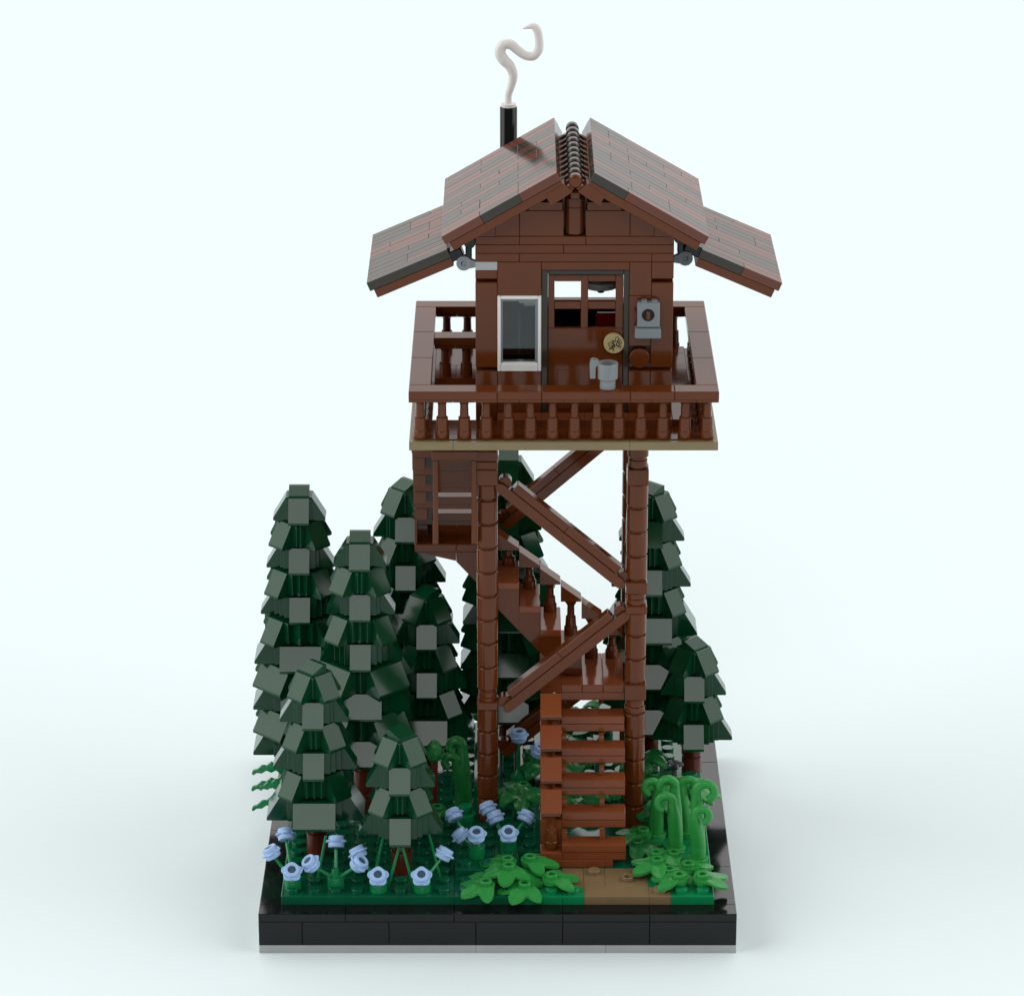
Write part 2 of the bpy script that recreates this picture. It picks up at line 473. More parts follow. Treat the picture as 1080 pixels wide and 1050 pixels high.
# gable bricks stepped under the roof
for a, b in zip([10.9, 12, 14], [12, 14]): front((a, b), (32.0, 33.2))
for a, b in zip([15, 17, 18.1], [17, 18.1]): front((a, b), (32.0, 33.2))
mb.prism([(10, 32.0), (10.9, 32.0), (10.9, 32.62), (10, 32.12)], 8.01, 8.99, 'y')
mb.prism([(19, 32.0), (18.1, 32.0), (18.1, 32.62), (19, 32.12)], 8.01, 8.99, 'y')
front((12.4, 13.95), (33.2, 33.6)); front((15.05, 16.6), (33.2, 33.6))
front((13.0, 16.0), (34.0, 34.2)) if False else None
# inner lining behind slots
mb.box(10.1, 11, 8.35, 9, 23.2, 30.9, c=0); mb.box(18, 18.9, 8.35, 9, 23.2, 30.9, c=0)
mb.box(17, 18, 8.35, 9, 25.6, 26.8, c=0)
mb.box(13.9, 15.1, 8.75, 9, 31.9, 34.4, c=0)
mb.box(10.9, 18.1, 8.7, 8.99, 29.3, 33.1, c=0) if False else None
for a_, b_, c_, d_ in ((10.5, 18.5, 30.45, 33.0), (10.5, 13.02, 29.3, 30.45), (16.98, 18.5, 26.9, 30.45), (10.5, 13.02, 23.25, 25.5), (16.98, 18.5, 23.25, 25.5)):
    mb.box(a_, b_, 9.002, 9.2, c_, d_, c=0)  # unseen backing added to stop light leaking through the brick seams
mb.build('wall', BROWN, cb)
mb = MB()   # sides
for x in (10, 18):
    for i in range(8):
        z = 23.2 + 1.2 * i; off = [9, 11, 13, 15.98] if i % 2 else [9, 12, 14, 15.98]
        for a, b in zip(off, off[1:]):
            if 9 <= a and z < 32: mb.box(x, x + 1, a, b, z, min(z + 1.2, 32.1), c=.02)
mb.build('wall', BROWN, cb)
mb = MB()   # back wall with window opening
for (a, b, z0, z1) in [(10, 12, 23.2, 32), (12, 17, 23.2, 26.4), (17, 19, 23.2, 32), (12, 17, 29.2, 32)]:
    mb.box(a, b, 16, 16.98, z0, z1, c=.02)
mb.prism([(10.1, 32), (18.9, 32), (15, 34.2), (14, 34.2)], 16.1, 16.9, 'y')
mb.build('wall', BROWN, cb)
mb = MB(); mb.box(11, 18, 9, 16, 23.2, 23.55, c=.02); mb.box(13.1, 16.9, 8.05, 9, 23.2, 23.3, c=.01); mb.build('cabin_floor', DBROWN, cb)
mb = MB()
mb.cyl(14.5, 8.52, 32.05, 33.3, .46, 24); mb.cyl(14.5, 8.52, 33.3, 33.72, .46, 24); mb.cyl(14.5, 8.52, 33.72, 34.5, .3, 20)
mb.build('gable_post', BROWN, cb)
# wall recess disc
mb = MB()
M = Matrix.Translation((17.5, 8.34, 26.2)) @ Matrix.Rotation(PI / 2, 4, 'X')
mb.M = M; mb.cyl(0, 0, 0, .34, .465, 28)
mb.build('round_plug', BROWN, cb)
# door
dr_m = MB()
Y0, Y1 = 8.22, 8.5
dx0, dx1 = 13.31, 16.73
px = [(13.60, 14.80), (15.13, 16.38)]; pz = [(27.58, 28.5), (28.86, 29.81)]
ztop = 30.12
def dbox(a, b, c, d): dr_m.box(a, b, Y0, Y1, c, d, c=.02, g=0)
dbox(dx0, dx1, 23.3, 27.58)
dbox(dx0, px[0][0], 27.582, ztop); dbox(px[0][1], px[1][0], 27.582, ztop); dbox(px[1][1], dx1, 27.582, ztop)
for (a, b) in px:
    dbox(a + .002, b - .002, 28.5, 28.86); dbox(a + .002, b - .002, 29.81, ztop - .002)
# shallow lower panels
for (a, b) in ((13.75, 14.75), (15.2, 16.2)):
    dr_m.box(a, b, Y0 - .03, Y0 + .05, 23.7, 25.6, c=.03)
door = dr_m.build('door', BROWN, cb)
mb = MB()
mb.box(13, 13.3, 8.06, 8.9, 23.2, 30.4, c=.03, g=.002); mb.box(16.74, 17, 8.06, 8.9, 23.2, 30.4, c=.03, g=.002); mb.box(13.3, 16.74, 8.06, 8.9, 30.16, 30.4, c=.03)
mb.build('door_frame', DBROWN, door)
mb = MB()
M = Matrix.Translation((16.32, 8.2, 26.93)) @ Matrix.Rotation(PI / 2, 4, 'X')
mb.M = M; mb.cyl(0, 0, 0, .26, .47, 28)
mb.m = 1
random.seed(3)
for i in range(26):      # engraved swirls
    a = random.random() * 2 * PI; r = random.uniform(.06, .32); r0 = random.uniform(.05, .09)
    cx, cy = r * math.cos(a), r * math.sin(a); st = random.random() * 6; sp = random.uniform(2.5, 4.5)
    mb.tube([(cx + r0 * math.cos(st + sp * t / 5), cy + r0 * math.sin(st + sp * t / 5), .262) for t in range(6)], [.014] * 6, n=6, sub=2)
mb.build('round_dial', [GOLD, DBROWN], door)
# window
wm = MB()
wm.box(11, 11.16, 7.94, 8.6, 25.6, 29.2, c=.03, g=.005); wm.box(12.84, 13, 7.94, 8.6, 25.6, 29.2, c=.03, g=.005)
wm.box(11.16, 12.84, 7.94, 8.6, 25.6, 26.0, c=.03, g=.0); wm.box(11.16, 12.84, 7.94, 8.6, 29.04, 29.2, c=.03, g=.0)
win = wm.build('window', WHITE, cb)
mb = MB(); mb.box(11.16, 12.84, 8.2, 8.28, 26.0, 29.04, c=0, g=0); mb.build('pane', GLASS, win)
mb = MB()
mb.box(11.16, 11.24, 8.02, 8.5, 26.0, 29.04, c=.01, g=0); mb.box(12.72, 12.84, 8.02, 8.5, 26.0, 29.04, c=.01, g=0); mb.box(11.24, 12.72, 8.02, 8.5, 28.94, 29.04, c=.01, g=0)
mb.build('inner_frame', MGREY, win)
# light corner plate
mb = MB(); mb.box(10, 11, 7.985, 9, 30.402, 30.8, c=.02); mb.build('corner_plate', LGREY, cb)
# hinges
for sx, mat in ((1, MGREY), (-1, DGREY)):
    def X(x): return x if sx > 0 else 29 - x
    for y in (8.0, 15.2):
        mb = MB()
        xc, zc = X(9.48), 30.72 if sx > 0 else 30.95
        mb.M = Matrix.Translation((xc, y, zc)) @ Matrix.Rotation(-PI / 2, 4, 'X')
        mb.lathe([(.13, .02), (.13, 0), (.32, 0), (.34, .02), (.34, .38), (.32, .4), (.13, .4)], 0, 0, 0, 24, cap=False)
        mb.m = 1; mb.cyl(0, 0, .06, .3, .132, 16); mb.m = 0
        mb.M = Matrix.Identity(4)
        a, b = sorted((X(9.72), X(10.02)))
        mb.prism([(X(9.3), zc - .32), (X(10.0), zc - .32 + .12), (X(10.0), zc + .08), (X(9.5), zc + .3)], y + .04, y + .36, 'y')
        mb.m = 1
        a, b = sorted((X(9.55), X(9.85)))
        mb.box(a, b, y + .05, y + .8, zc + .2, zc + 1.25, c=.05)
        mb.M = Matrix.Translation((X(9.75), y, zc + .95)) @ Matrix.Rotation(-PI / 2, 4, 'X')
        mb.cyl(0, 0, 0, .8, .26, 16)
        mb.M = Matrix.Translation((X(9.1), y + .1, zc + .35)) @ Matrix.Rotation(-math.radians(22) if sx > 0 else math.radians(22), 4, 'Y')
        mb.box(-.45, .35, 0, .8, -.25, .25, c=.05)
        mb.build('hinge_bracket', [mat, BLACK], cb)

# roof slabs
def slab(x0, z0, x1, z1, ya, yb, mirror, seed, front_pat):
    """upper surface runs from eave (x0,z0) to ridge side (x1,z1)"""
    L = math.hypot(x1 - x0, z1 - z0); a = math.atan2(z1 - z0, x1 - x0)
    M = Matrix.Translation((x0, 0, z0)) @ Matrix.Rotation(-a, 4, 'Y')
    if mirror: M = Matrix.Translation((29, 0, 0)) @ Matrix.Scale(-1, 4, (1, 0, 0)) @ M
    mb = MB(); mb.M = M
    rnd = random.Random(seed)
    n = int(round((yb - ya) / .66)); w = (yb - ya) / n
    last = 0
    for i in range(n):
        u = 0.0
        if i == 0: segs = front_pat
        else:
            segs = []; t = 0
            while t < L - .01:
                s_ = min(rnd.choice([2, 2, 3, 4, 4, 1]), L - t)
                if L - t - s_ < .9: s_ = L - t
                segs.append((s_, 0)); t += s_
            cols = 1 - last if rnd.random() < .5 else last
            last = cols
            segs = [(s_, cols if rnd.random() < .75 else 1 - cols) for s_, _ in segs]
        for s_, cidx in segs:
            s_ = min(s_, L - u)
            if s_ <= .02: break
            mb.m = cidx
            mb.box(u, u + s_, ya + i * w, ya + (i + 1) * w, -.42, -0.006 * (rnd.random()), c=.014, g=.005)
            u += s_
    sh = mb
    mb2 = MB(); mb2.M = M
    k = 0.18
    for j in range(int((yb - ya) / 2)):
        mb2.box(k, L - .02, ya + .03 + 2 * j, min(yb, ya + 2 * j + 2), -.84, -.43, c=.02)
    if mirror:     # flip winding of mirrored meshes
        for m_ in (sh, mb2): m_.f = [f[::-1] for f in m_.f]
    p = sh.build('roof_panel', [ROOFB, ROOFD], cb)
    mb2.build('under_plate', BROWN, p)
    return p
slab(8.47, 32.25, 13.65, 35.24, 7, 17, False, 11, [(2, 0), (2, 1), (2, 0)])
slab(8.47, 32.25, 13.65, 35.24, 7, 17, True, 23, [(4.2, 0), (1.8, 1)])
slab(5.05, 29.79, 8.72, 31.38, 8, 16, False, 31, [(4, 1)])
slab(5.05, 29.79, 8.72, 31.38, 8, 16, True, 47, [(1.9, 0), (2.1, 1)])
# ridge: chain of round clips with side arms
mb = MB()
for j in range(11):
    y = 7.0 + j * .92
    if j == 1: mb.build('ridge_end', BROWN, cb); mb = MB()
    mb.M = Matrix.Translation((14.5, y, 34.82)) @ Matrix.Rotation(-PI / 2, 4, 'X')
    mb.lathe([(.13, 0), (.25, .02), (.31, .1), (.31, .46), (.25, .54), (.13, .56), (.12, .92)], 0, 0, 0, 18)
    mb.M = Matrix.Identity(4)
    for sgn in (1, -1):
        mb.prism([(14.5 + sgn * .05, 34.45), (14.5 + sgn * .80, 34.0), (14.5 + sgn * .86, 34.22), (14.5 + sgn * .2, 34.68)][::sgn], y + .1, y + .42, 'y')
mb.build('ridge_chain', DBROWN, cb); mb = MB()
for sgn in (1, -1):
    mb.prism([(14.5 + sgn * .12, 34.35), (14.5 + sgn * .62, 34.0), (14.5 + sgn * 1.1, 33.72), (14.5 + sgn * 1.35, 34.2), (14.5 + sgn * .5, 34.72)][::sgn], 7.0, 7.9, 'y')
    mb.box(*sorted((14.5 + sgn * .78, 14.5 + sgn * .86)), 7.1, 16.9, 34.3, 35.0, c=.01)
mb.box(14.3, 14.7, 7.4, 16.9, 33.9, 34.2)
mb.build('ridge_cap', BROWN, cb)
# chimney
mb = MB()
mb.lathe([(.41, 0), (.41, 12.0), (.385, 12.04), (.34, 12.04), (.32, 11.9), (.001, 11.9)], 11.5, 17.5, 23.6, 28, cap=False)
mb.build('chimney', BLACK, cb)

# smoke
mb = MB()
sp = [(11.5, 35.72), (11.5, 36.2), (11.64, 36.67), (11.72, 37.15), (11.56, 37.58), (11.25, 37.92), (11.10, 38.25), (11.25, 38.6), (11.6, 38.62), (11.95, 38.33), (12.3, 38.1), (12.68, 38.08), (12.92, 38.4), (12.93, 38.9), (12.82, 39.36), (12.62, 39.5), (12.38, 39.45), (12.18, 39.38)]
sr = [.16, .165, .19, .22, .25, .27, .265, .25, .24, .22, .215, .215, .215, .20, .2, .16, .09, .03]
mb.tube([(x, 17.5, z) for x, z in sp], sr, n=16, sub=6)
mb.cyl(11.5, 17.5, 35.62, 35.8, .36, 24)
tag(mb.build('smoke_plume', SMOKE), 'white curling smoke plume rising out of the black chimney pipe', 'smoke')

# things at the cabin
wb = thing('wall_lantern', 'grey boxy lantern with a round opening mounted on the cabin wall right of the door', 'lantern', (17.85, 7.8, 27.3))
mb = MB()
mb.box(17.35, 18.38, 7.55, 7.99, 27.82, 29.0, c=.04); mb.box(17.55, 17.8, 7.6, 7.95, 29.0, 29.08, c=.02); mb.box(18.0, 18.28, 7.6, 7.95, 29.0, 29.08, c=.02)
mb.build('lantern_body', MGREY, wb)
mb = MB(); mb.box(17.25, 18.44, 7.4, 7.99, 27.32, 27.8, c=.05); mb.build('lantern_base', MGREY, wb)
mb = MB(); mb.M = Matrix.Translation((17.85, 7.56, 28.42)) @ Matrix.Rotation(PI / 2, 4, 'X'); mb.cyl(0, 0, 0, .03, .29, 24); mb.build('round_opening', HOLE, wb)
mb = MB(); mb.M = Matrix.Translation((17.85, 7.53, 28.42)) @ Matrix.Rotation(PI / 2, 4, 'X'); mb.cyl(0, .1, 0, .06, .09, 14); mb.box(-.09, .09, -.2, .06, 0.0, .05, c=.03); mb.build('lamp_core', BROWN, wb)
mb = MB(); mb.box(17.24, 17.34, 7.7, 7.98, 28.05, 28.6, c=.03); mb.build('side_switch', TRUNK, wb)
tag(cb, None)

mg = thing('mug', 'grey mug with its handle to the left standing on the front deck railing', 'mug', (15.95, 5.5, 25.6))
mb = MB()
mb.lathe([(.33, 0), (.36, .03), (.36, .42), (.40, .47), (.46, .5), (.47, .55), (.47, 1.2), (.45, 1.22), (.37, 1.22), (.36, 1.15), (.34, .6), (.001, .58)], 15.98, 5.5, 25.6, 28, cap=True)
mb.build('cup', MUGGREY, mg)
mb = MB(); mb.box(15.22, 15.66, 5.38, 5.62, 26.98, 27.14, c=.03) if False else None
mb.prism([(15.18, 26.12), (15.42, 26.12), (15.43, 26.62), (15.47, 26.7), (15.66, 26.72), (15.66, 26.82), (15.5, 26.98), (15.3, 27.02), (15.2, 26.95), (15.16, 26.8)], 5.32, 5.68, 'y')
mb.build('handle', MUGGREY, mg)

ch = thing('chair', 'red chair inside the cabin seen through the lower right door pane', 'chair', (16.2, 11.8, 23.55))
mb = MB(); mb.box(15.55, 16.8, 10.6, 11.6, 25.0, 25.4); mb.build('seat', RED, ch)
mb = MB(); mb.box(15.55, 16.9, 11.6, 11.9, 25.4, 27.25, c=.1); mb.build('backrest', RED, ch)
mb = MB()
for (a, b) in ((15.7, 10.8), (16.7, 10.8), (15.7, 11.6), (16.7, 11.6)):
    q = MB(); q.cyl(a, b, 23.55, 25.0, .09, 10); q.build('leg', DGREY, ch)
tb = thing('cabinet', 'black cabinet added inside the cabin to darken the lower door panes', 'cabinet', (13.9, 12.3, 23.55))
mb = MB(); mb.box(12.2, 15.6, 12.0, 12.5, 23.56, 27.5); mb.build('cabinet_body', BLACK, tb)  # black body added and sized to keep the lower door panes dark
mb = MB(); mb.box(12.8, 13.2, 12.05, 12.45, 27.51, 27.75, c=.06); mb.build('grey_box', DGREY, tb)
mb = MB(); mb.box(13.88, 13.92, 11.93, 12.0, 24.5, 26.8, c=.005); mb.build('handle', DGREY, tb)
lm = thing('ceiling_lamp', 'round grey lamp hanging inside the cabin behind the upper right door pane', 'lamp', (15.8, 12, 27.6))
mb = MB(); mb.lathe([(.75, 0), (.8, .04), (.75, .3), (.15, .45), (.1, .5)], 15.8, 12, 28.42, 24); mb.build('lamp_shade', WHITE, lm)
mb = MB(); mb.cyl(15.8, 12, 28.6, 31.9, .07, 10); mb.box(15.5, 16.1, 11.7, 12.3, 31.9, 32.0); mb.build('lamp_cord', DGREY, lm)
mb = MB(); mb.cyl(15.8, 12, 28.15, 28.42, .16, 12); mb.build('bulb', DGREY, lm)

# ------------------------------------------------------------------ staircase
st = thing('staircase', 'brown wooden staircase climbing in three flights from the path to the deck', 'staircase', (14, 9, 2.4))
def cheese(mb, x0, x1, y0, y1, z, h=.8, d='y+'):
    c = .1
    if d == 'y+': mb.prism([(y0, z), (y0, z + c), (y1 - .03, z + h), (y1, z + h), (y1, z)], x0 + .008, x1 - .008, 'x')
    if d == 'x-': mb.prism([(x1, z), (x1, z + c), (x0 + .03, z + h), (x0, z + h), (x0, z)], y0 + .008, y1 - .008, 'y')
fl = MB()      # lower flight treads
for i in range(5):
    y = 4 + i; z = 3.6 + 1.2 * i
    t = MB(); t.box(14, 17, y, y + 1, z - .4, z, c=.035, g=.004)
    t.box(14, 17, y + .06, y + 1, z - .8, z - .41, c=.02)
    t.build('tread', STAIR, st)
    if i < 4:
        for a, b in ((14, 14.25), (15.78, 16.02)):
            q = MB(); q.box(a, b, y + .55, y + .95, z, z + .4, c=.02); q.build('riser_post', STAIR, st)
fl.box(13, 16, 4, 5, 2.42, 2.8, c=.03); fl.box(13, 14, 4, 5, 2.8, 3.19, c=.03); fl.box(14, 16.4, 4.05, 5, 2.42, 2.8, c=.02)
for i in range(5):
    fl.box(13, 14, 5 + i, 6 + i, 2.8 + 1.2 * i, 4.38 + 1.2 * i, c=.03) if i < 4 else None
fl.build('stringer', STAIR, st)
for i in range(4):
    put('baluster', BAL, (13.5, 4.5 + i, 3.2 + 1.2 * i), st, PI / 2 if i == 0 else 0)
    q = MB(); cheese(q, 13, 14, 4 + i, 5 + i, 5.2 + 1.2 * i); q.build('handrail', STAIR, st)
    q = MB(); q.box(13.05, 13.95, 4.9 + i, 5.9 + i, 4.4 + 1.2 * i, 5.18 + 1.2 * i, c=.03)
# landing one
l1 = MB()
for a, b in ((14, 15), (15, 16), (16, 17)): l1.box(a, b, 9, 13, 9.2, 9.6, c=.03, g=.006)
l1.box(13, 14, 9, 13, 9.2, 9.6)
l1.box(14, 17, 9.06, 13, 8.78, 9.19, c=.02); l1.box(14, 14.25, 9.5, 9.9, 8.4, 8.78); l1.box(15.78, 16.02, 9.5, 9.9, 8.4, 8.78)
l1.build('landing', STAIR, st)
# second flight rising to the left
for i, x in enumerate((14, 13, 12, 11)):
    z = 10.8 + 1.2 * i
    t = MB(); t.box(x, x + 1, 10, 13, z - .34, z, c=.03, g=.004)
    t.build('tread', STAIR, st)
sd = MB()
for i, x in enumerate((14, 13, 12, 11)):
    z = 10.8 + 1.2 * i - .35
    zb = lambda X: max(9.62, 13.05 - 1.1 * (X - 11))
    sd.prism([(x + .006, z), (x + .994, z), (x + .994, zb(x + 1)), (x + .006, zb(x))], 10.06, 12.9, 'y')
sd.build('stringer', BROWN, st); sd = MB()
sd.prism([(9.0, 15.18), (10.99, 15.18), (10.99, 12.5), (9.0, 14.7)], 12.05, 14.9, 'y')
sd.prism([(7.05, 15.18), (8.99, 15.18), (8.99, 14.72)], 12.1, 14.9, 'y')
sd.build('stringer', BROWN, st)
# far side handrail of the second flight
for i, x in enumerate((11, 12, 13, 14, 15, 16)):
    cap_z = 16.1 - .88 * i
    tz = [14.4, 13.2, 12.0, 10.8, 9.6, 9.6][i]
    h = cap_z - .82 - tz
    q = MB()
    k = h / 2
    q.lathe([(.32, 0), (.32, .38), (.27, .42), (.24, h * .5), (.18, h * .53), (.17, h * .8), (.3, h * .92), (.42, h - .02), (.42, h)], x + .5, 12.5, tz, 14)
    q.build('baluster', BROWN, st)
    q = MB(); q.prism([(x + .01, cap_z - .82), (x + .99, cap_z - .82), (x + .99, cap_z - .72), (x + .01, cap_z)], 12.05, 12.95, 'y'); q.build('handrail', BROWN, st)
# landing two
l2 = MB()
l2.box(7, 9, 12, 15, 15.2, 15.6, c=.03); l2.box(9, 11, 12, 15, 15.2, 15.6, c=.03); l2.box(10, 11, 10, 12, 15.2, 15.6, c=.03)
l2.box(7, 11, 14.75, 15, 15.6, 16.6, c=.03)  # back block added to keep the bright sky reflection off the landing
l2.build('landing', BROWN, st)
# third flight rising to the front
for k in range(5):
    y = 13 - k; z = 16.8 + 1.2 * k
    t = MB(); t.box(8, 10, y, y + 1, z - .38, z, c=.02, g=.004); t.box(8.02, 9.98, y + .25, y + 1, z - (.98 if k >= 3 else .70), z - .385, c=.01); t.build('tread', BROWN, st)
sd = MB()
for k in range(6):
    y = 13 - k; z = 15.6 + 1.2 * k
    sd.box(7.02, 8, y, y + 1, z + .62, min(z + 1.2, 22.78), c=.03)
    sd.box(7.02, 7.62, y + .05, y + .95, z, z + .62, c=.02)
sd.build('stringer', BROWN, st); sd = MB()
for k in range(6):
    sd.box(7.62, 7.99, 13.45 - k, 13.9 - k, 15.6 + 1.2 * k, 16.2 + 1.2 * k, c=.01)  # dark blocks set in the stringer holes stand in for their shade
sd.build('stringer_gap_shade', DBROWN, st); sd = MB()
sd.box(7.02, 7.14, 12, 13, 15.6, 16.9, c=.01); sd.box(7.86, 8, 12, 13, 15.6, 16.8, c=.01)
sd.build('stringer', BROWN, st)
sd = MB()
sd.box(8.0, 8.24, 7.9, 8.2, 17.15, 21.3, c=.03); sd.box(9.78, 10.02, 7.9, 8.2, 17.15, 21.3, c=.03); sd.box(7.95, 10.07, 7.86, 8.24, 21.3, 21.75, c=.03)
sd.box(8.0, 10.02, 7.9, 8.3, 21.76, 22.78, c=.02)
sd.build('stair_frame', BROWN, st)

# ------------------------------------------------------------------ flowers
def blossom_mesh():
    mb = MB()
    mb.lathe([(.20, -.06), (.31, -.04), (.335, .0), (.335, .15), (.32, .20), (.32, .40), (.29, .44), (.19, .44), (.17, .41), (.17, .36)], 0, 0, 0, 24, cap=False)
    mb.m = 1; mb.cyl(0, 0, .30, .37, .175, 16); mb.m = 0
    mb.cyl(0, 0, -.05, .1, .25, 16)
    # petal rim
    n = 50; vs = []; fs = []
    for layer, (z, k) in enumerate(((.155, .92), (.20, 1.0), (.25, .92))):
        for a in range(n):
            t = 2 * PI * a / n
            r = (.36 + .095 * (0.5 + 0.5 * math.cos(5 * t)) ** 0.6) * k
            vs.append((r * math.cos(t), r * math.sin(t), z))
    for l in range(2):
        for a in range(n):
            b = (a + 1) % n
            fs.append((l * n + a, l * n + b, (l + 1) * n + b, (l + 1) * n + a))
    fs.append(tuple(range(n))[::-1]); fs.append(tuple(range(2 * n, 3 * n)))
    mb.add(vs, fs)
    return mb.mesh('blossom', [BLUE, BLUED])
BLO = blossom_mesh()
FG = 'clumps of pale blue flowers on thin green stems'
def flowers(label, bx, by, bz, tips, mat=STEMG):
    t = thing('flower_clump', label, 'flowers', (bx, by, bz), FG)
    mb = MB()
    mb.cyl(bx, by, bz, bz + .6, .41, 18)
    mb.lathe([(.26, .58), (.2, .7), (.12, .95)], bx, by, bz, 12)
    for (x, y, z) in tips:
        d = Vector((x - bx, y - by, z - bz - .5)).normalized()
        e = Vector((x, y, z)) - d * .02
        mb.tube([(bx, by, bz + .4), (bx + (e.x - bx) * .5 , by + (e.y - by) * .5, bz + .4 + (e.z - bz - .4) * .5), tuple(e)], [.10, .085, .07], n=8, sub=3)
    mb.build('stem', mat, t)
    for (x, y, z) in tips:
        d = Vector((x - bx, y - by, z - bz - .5)).normalized()
        o = put('blossom', BLO, (x, y, z), t)
        d.z += .45
        o.rotation_euler = d.normalized().to_track_quat('Z', 'X').to_euler(); o.scale = (1.13, 1.13, 1.13)
    return t
flowers('front left corner clump of three pale blue flowers on green stems', 1.5, 1.9, 2.4, [(0.62, 2.15, 3.9), (1.12, 3.7, 4.05), (1.52, 1.2, 3.45)])
flowers('clump of three pale blue flowers below the bigger front left fir', 3.5, 2.0, 2.4, [(2.5, 1.6, 3.65), (3.48, 3.1, 3.95), (4.48, 1.6, 3.65)])
flowers('pale blue flowers standing just in front and left of the shortest fir', 5.5, 1.6, 2.4, [(5.5, 0.95, 3.35), (4.62, 2.4, 3.75), (2.55, 2.45, 3.85)][:2] )
flowers('pale blue flowers standing just in front and right of the shortest fir', 7.5, 1.6, 2.4, [(7.5, 0.95, 3.35), (8.42, 2.2, 3.8)])
flowers('clump of pale blue flowers between the shortest fir and the left post', 10.0, 4.4, 2.8, [(10.0, 4.0, 3.95), (9.38, 4.6, 3.65), (9.0, 6.0, 4.0)])
flowers('clump of four pale blue flowers between the left post and the stair foot', 11.5, 5.0, 2.8, [(11.5, 4.5, 3.8), (12.25, 5.9, 3.95), (10.95, 5.8, 3.95), (10.6, 6.5, 4.1)])
flowers('small clump of pale blue flowers in the shade behind the stairs', 12.0, 13.2, 2.4, [(12.0, 13.0, 5.0), (12.9, 13.0, 4.2)])
# bare stems behind the front ones
for (a, b, lb) in (((2.6, 2.6, 2.4), (3.0, 3.3, 4.4), 'thin bare green stem right of the trunk of the bigger front left fir'),
                   ((5.9, 2.0, 2.4), (6.45, 2.3, 4.3), 'thin bare green stem leaning right in front of the shortest fir trunk'),
                   ((7.1, 2.0, 2.4), (6.6, 2.25, 4.3), 'thin bare green stem leaning left in front of the shortest fir trunk'),
                   ((5.2, 2.6, 2.4), (5.7, 3.0, 4.6), 'thin bare green stem left of the shortest fir'),
                   ((8.3, 3.0, 2.4), (7.8, 3.3, 4.5), 'thin bare green stem right of the shortest fir')):
    q = MB(); q.tube([a, ((a[0] + b[0]) / 2, (a[1] + b[1]) / 2, (a[2] + b[2]) / 2), b], [.085, .07, .06], n=8, sub=2)
    tag(q.build('bare_stem', STEMG), lb, 'stem', 'thin bare green stems around the shortest fir')

# ------------------------------------------------------------------ leaf plants
def leaf_mesh(mat, L=1.55, droop=.16):
    mb = MB()
    nA = 96; nR = 7
    K = [(0, L), (.10, L * .965), (.22, L * .89), (.34, L * .78), (.46, L * .65), (.54, L * .60), (.62, L * .62), (.78, L * .79), (.94, L * .92), (1.04, L * .95), (1.2, L * .84), (1.4, L * .64), (1.7, .53), (2.1, .45), (PI, .43)]
    def rad(t):
        t = abs(t)
        for (a0, r0), (a1, r1) in zip(K, K[1:]):
            if a0 <= t <= a1: return r0 + (r1 - r0) * (t - a0) / (a1 - a0)
        return .42
    vs = []; fs = []
    def z(t, r, R):
        f = r / max(R, .01)
        rib = 0
        for c in (0, 1.06, -1.06):
            d = (t - c + PI) % (2 * PI) - PI
            if abs(d) < .5: rib = max(rib, 1 - abs(d) / .5)
        bump = .10 * math.sin(min(r / .9, 1) * PI) - droop * max(0, r - .6) ** 1.5
        return .22 + bump - .05 * rib * min(1, r / .6)
    for top in (1, 0):
        for i in range(nR + 1):
            for a in range(nA):
                t = 2 * PI * a / nA - PI; R = rad(t); r = R * (i / nR) if i else .02
                zz = z(t, r, R) - (0 if top else .13)
                vs.append((r * math.cos(t), r * math.sin(t), zz))
    N = (nR + 1) * nA
    for i in range(nR):
        for a in range(nA):
            b = (a + 1) % nA
            fs.append((i * nA + a, (i + 1) * nA + a, (i + 1) * nA + b, i * nA + b))
            fs.append((N + i * nA + a, N + i * nA + b, N + (i + 1) * nA + b, N + (i + 1) * nA + a))
    for a in range(nA):
        b = (a + 1) % nA
        fs.append((nR * nA + a, N + nR * nA + a, N + nR * nA + b, nR * nA + b))
    fs.append(tuple(range(nA))); 
    mb.add(vs, fs)
    mb.cyl(0, 0, 0, .3, .4, 20)
    mb.lathe([(.30, .28), (.30, .47), (.28, .5), (.19, .5), (.17, .48), (.17, .3), (.001, .3)], 0, 0, 0, 20, cap=False)
    return mb.mesh('leaf_plant', mat)
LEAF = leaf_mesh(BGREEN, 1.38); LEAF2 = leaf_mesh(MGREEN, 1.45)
LG = 'three-lobed green leaf plants on the ground'
def leaf(label, x, y, z, deg, m=LEAF, tilt=0):
    o = put('leaf_plant', m, (x, y, z)); o.rotation_euler = (0, math.radians(tilt), math.radians(deg))
    return tag(o, label, 'leaf plant', LG)
leaf('bright leaf plant nearest the flowers, leftmost of the front leaf patch', 10.45, 1.5, 2.5, 215)
leaf('bright leaf plant at the back left of the front leaf patch', 11.45, 3.3, 2.8, 165)
leaf('bright leaf plant with its leaf lying in the middle of the front patch', 11.5, 2.5, 2.85, 262)
leaf('bright leaf plant hanging over the front black border left of the path', 12.25, 1.5, 2.4, 245)
leaf('bright leaf plant touching the foot of the stairs', 12.5, 3.5, 2.8, -5)
leaf('bright leaf plant overlapping the left edge of the brown path', 13.5, 1.9, 2.65, 20)
leaf('bright small leaf plant filling the middle of the front leaf patch', 11.9, 2.6, 2.5, 330)
leaf('bright small leaf plant behind the front leaf patch below the flowers', 10.7, 2.6, 2.45, 190)
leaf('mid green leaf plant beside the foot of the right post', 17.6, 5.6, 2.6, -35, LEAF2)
leaf('bright leaf plant right of the lowest stair tread', 18.45, 4.4, 2.6, 25)
leaf('bright leaf plant lying on the right edge of the brown path', 18.45, 3.45, 2.7, 215)
leaf('bright leaf plant in front of the middle curled stalk', 19.9, 3.6, 2.4, 80)
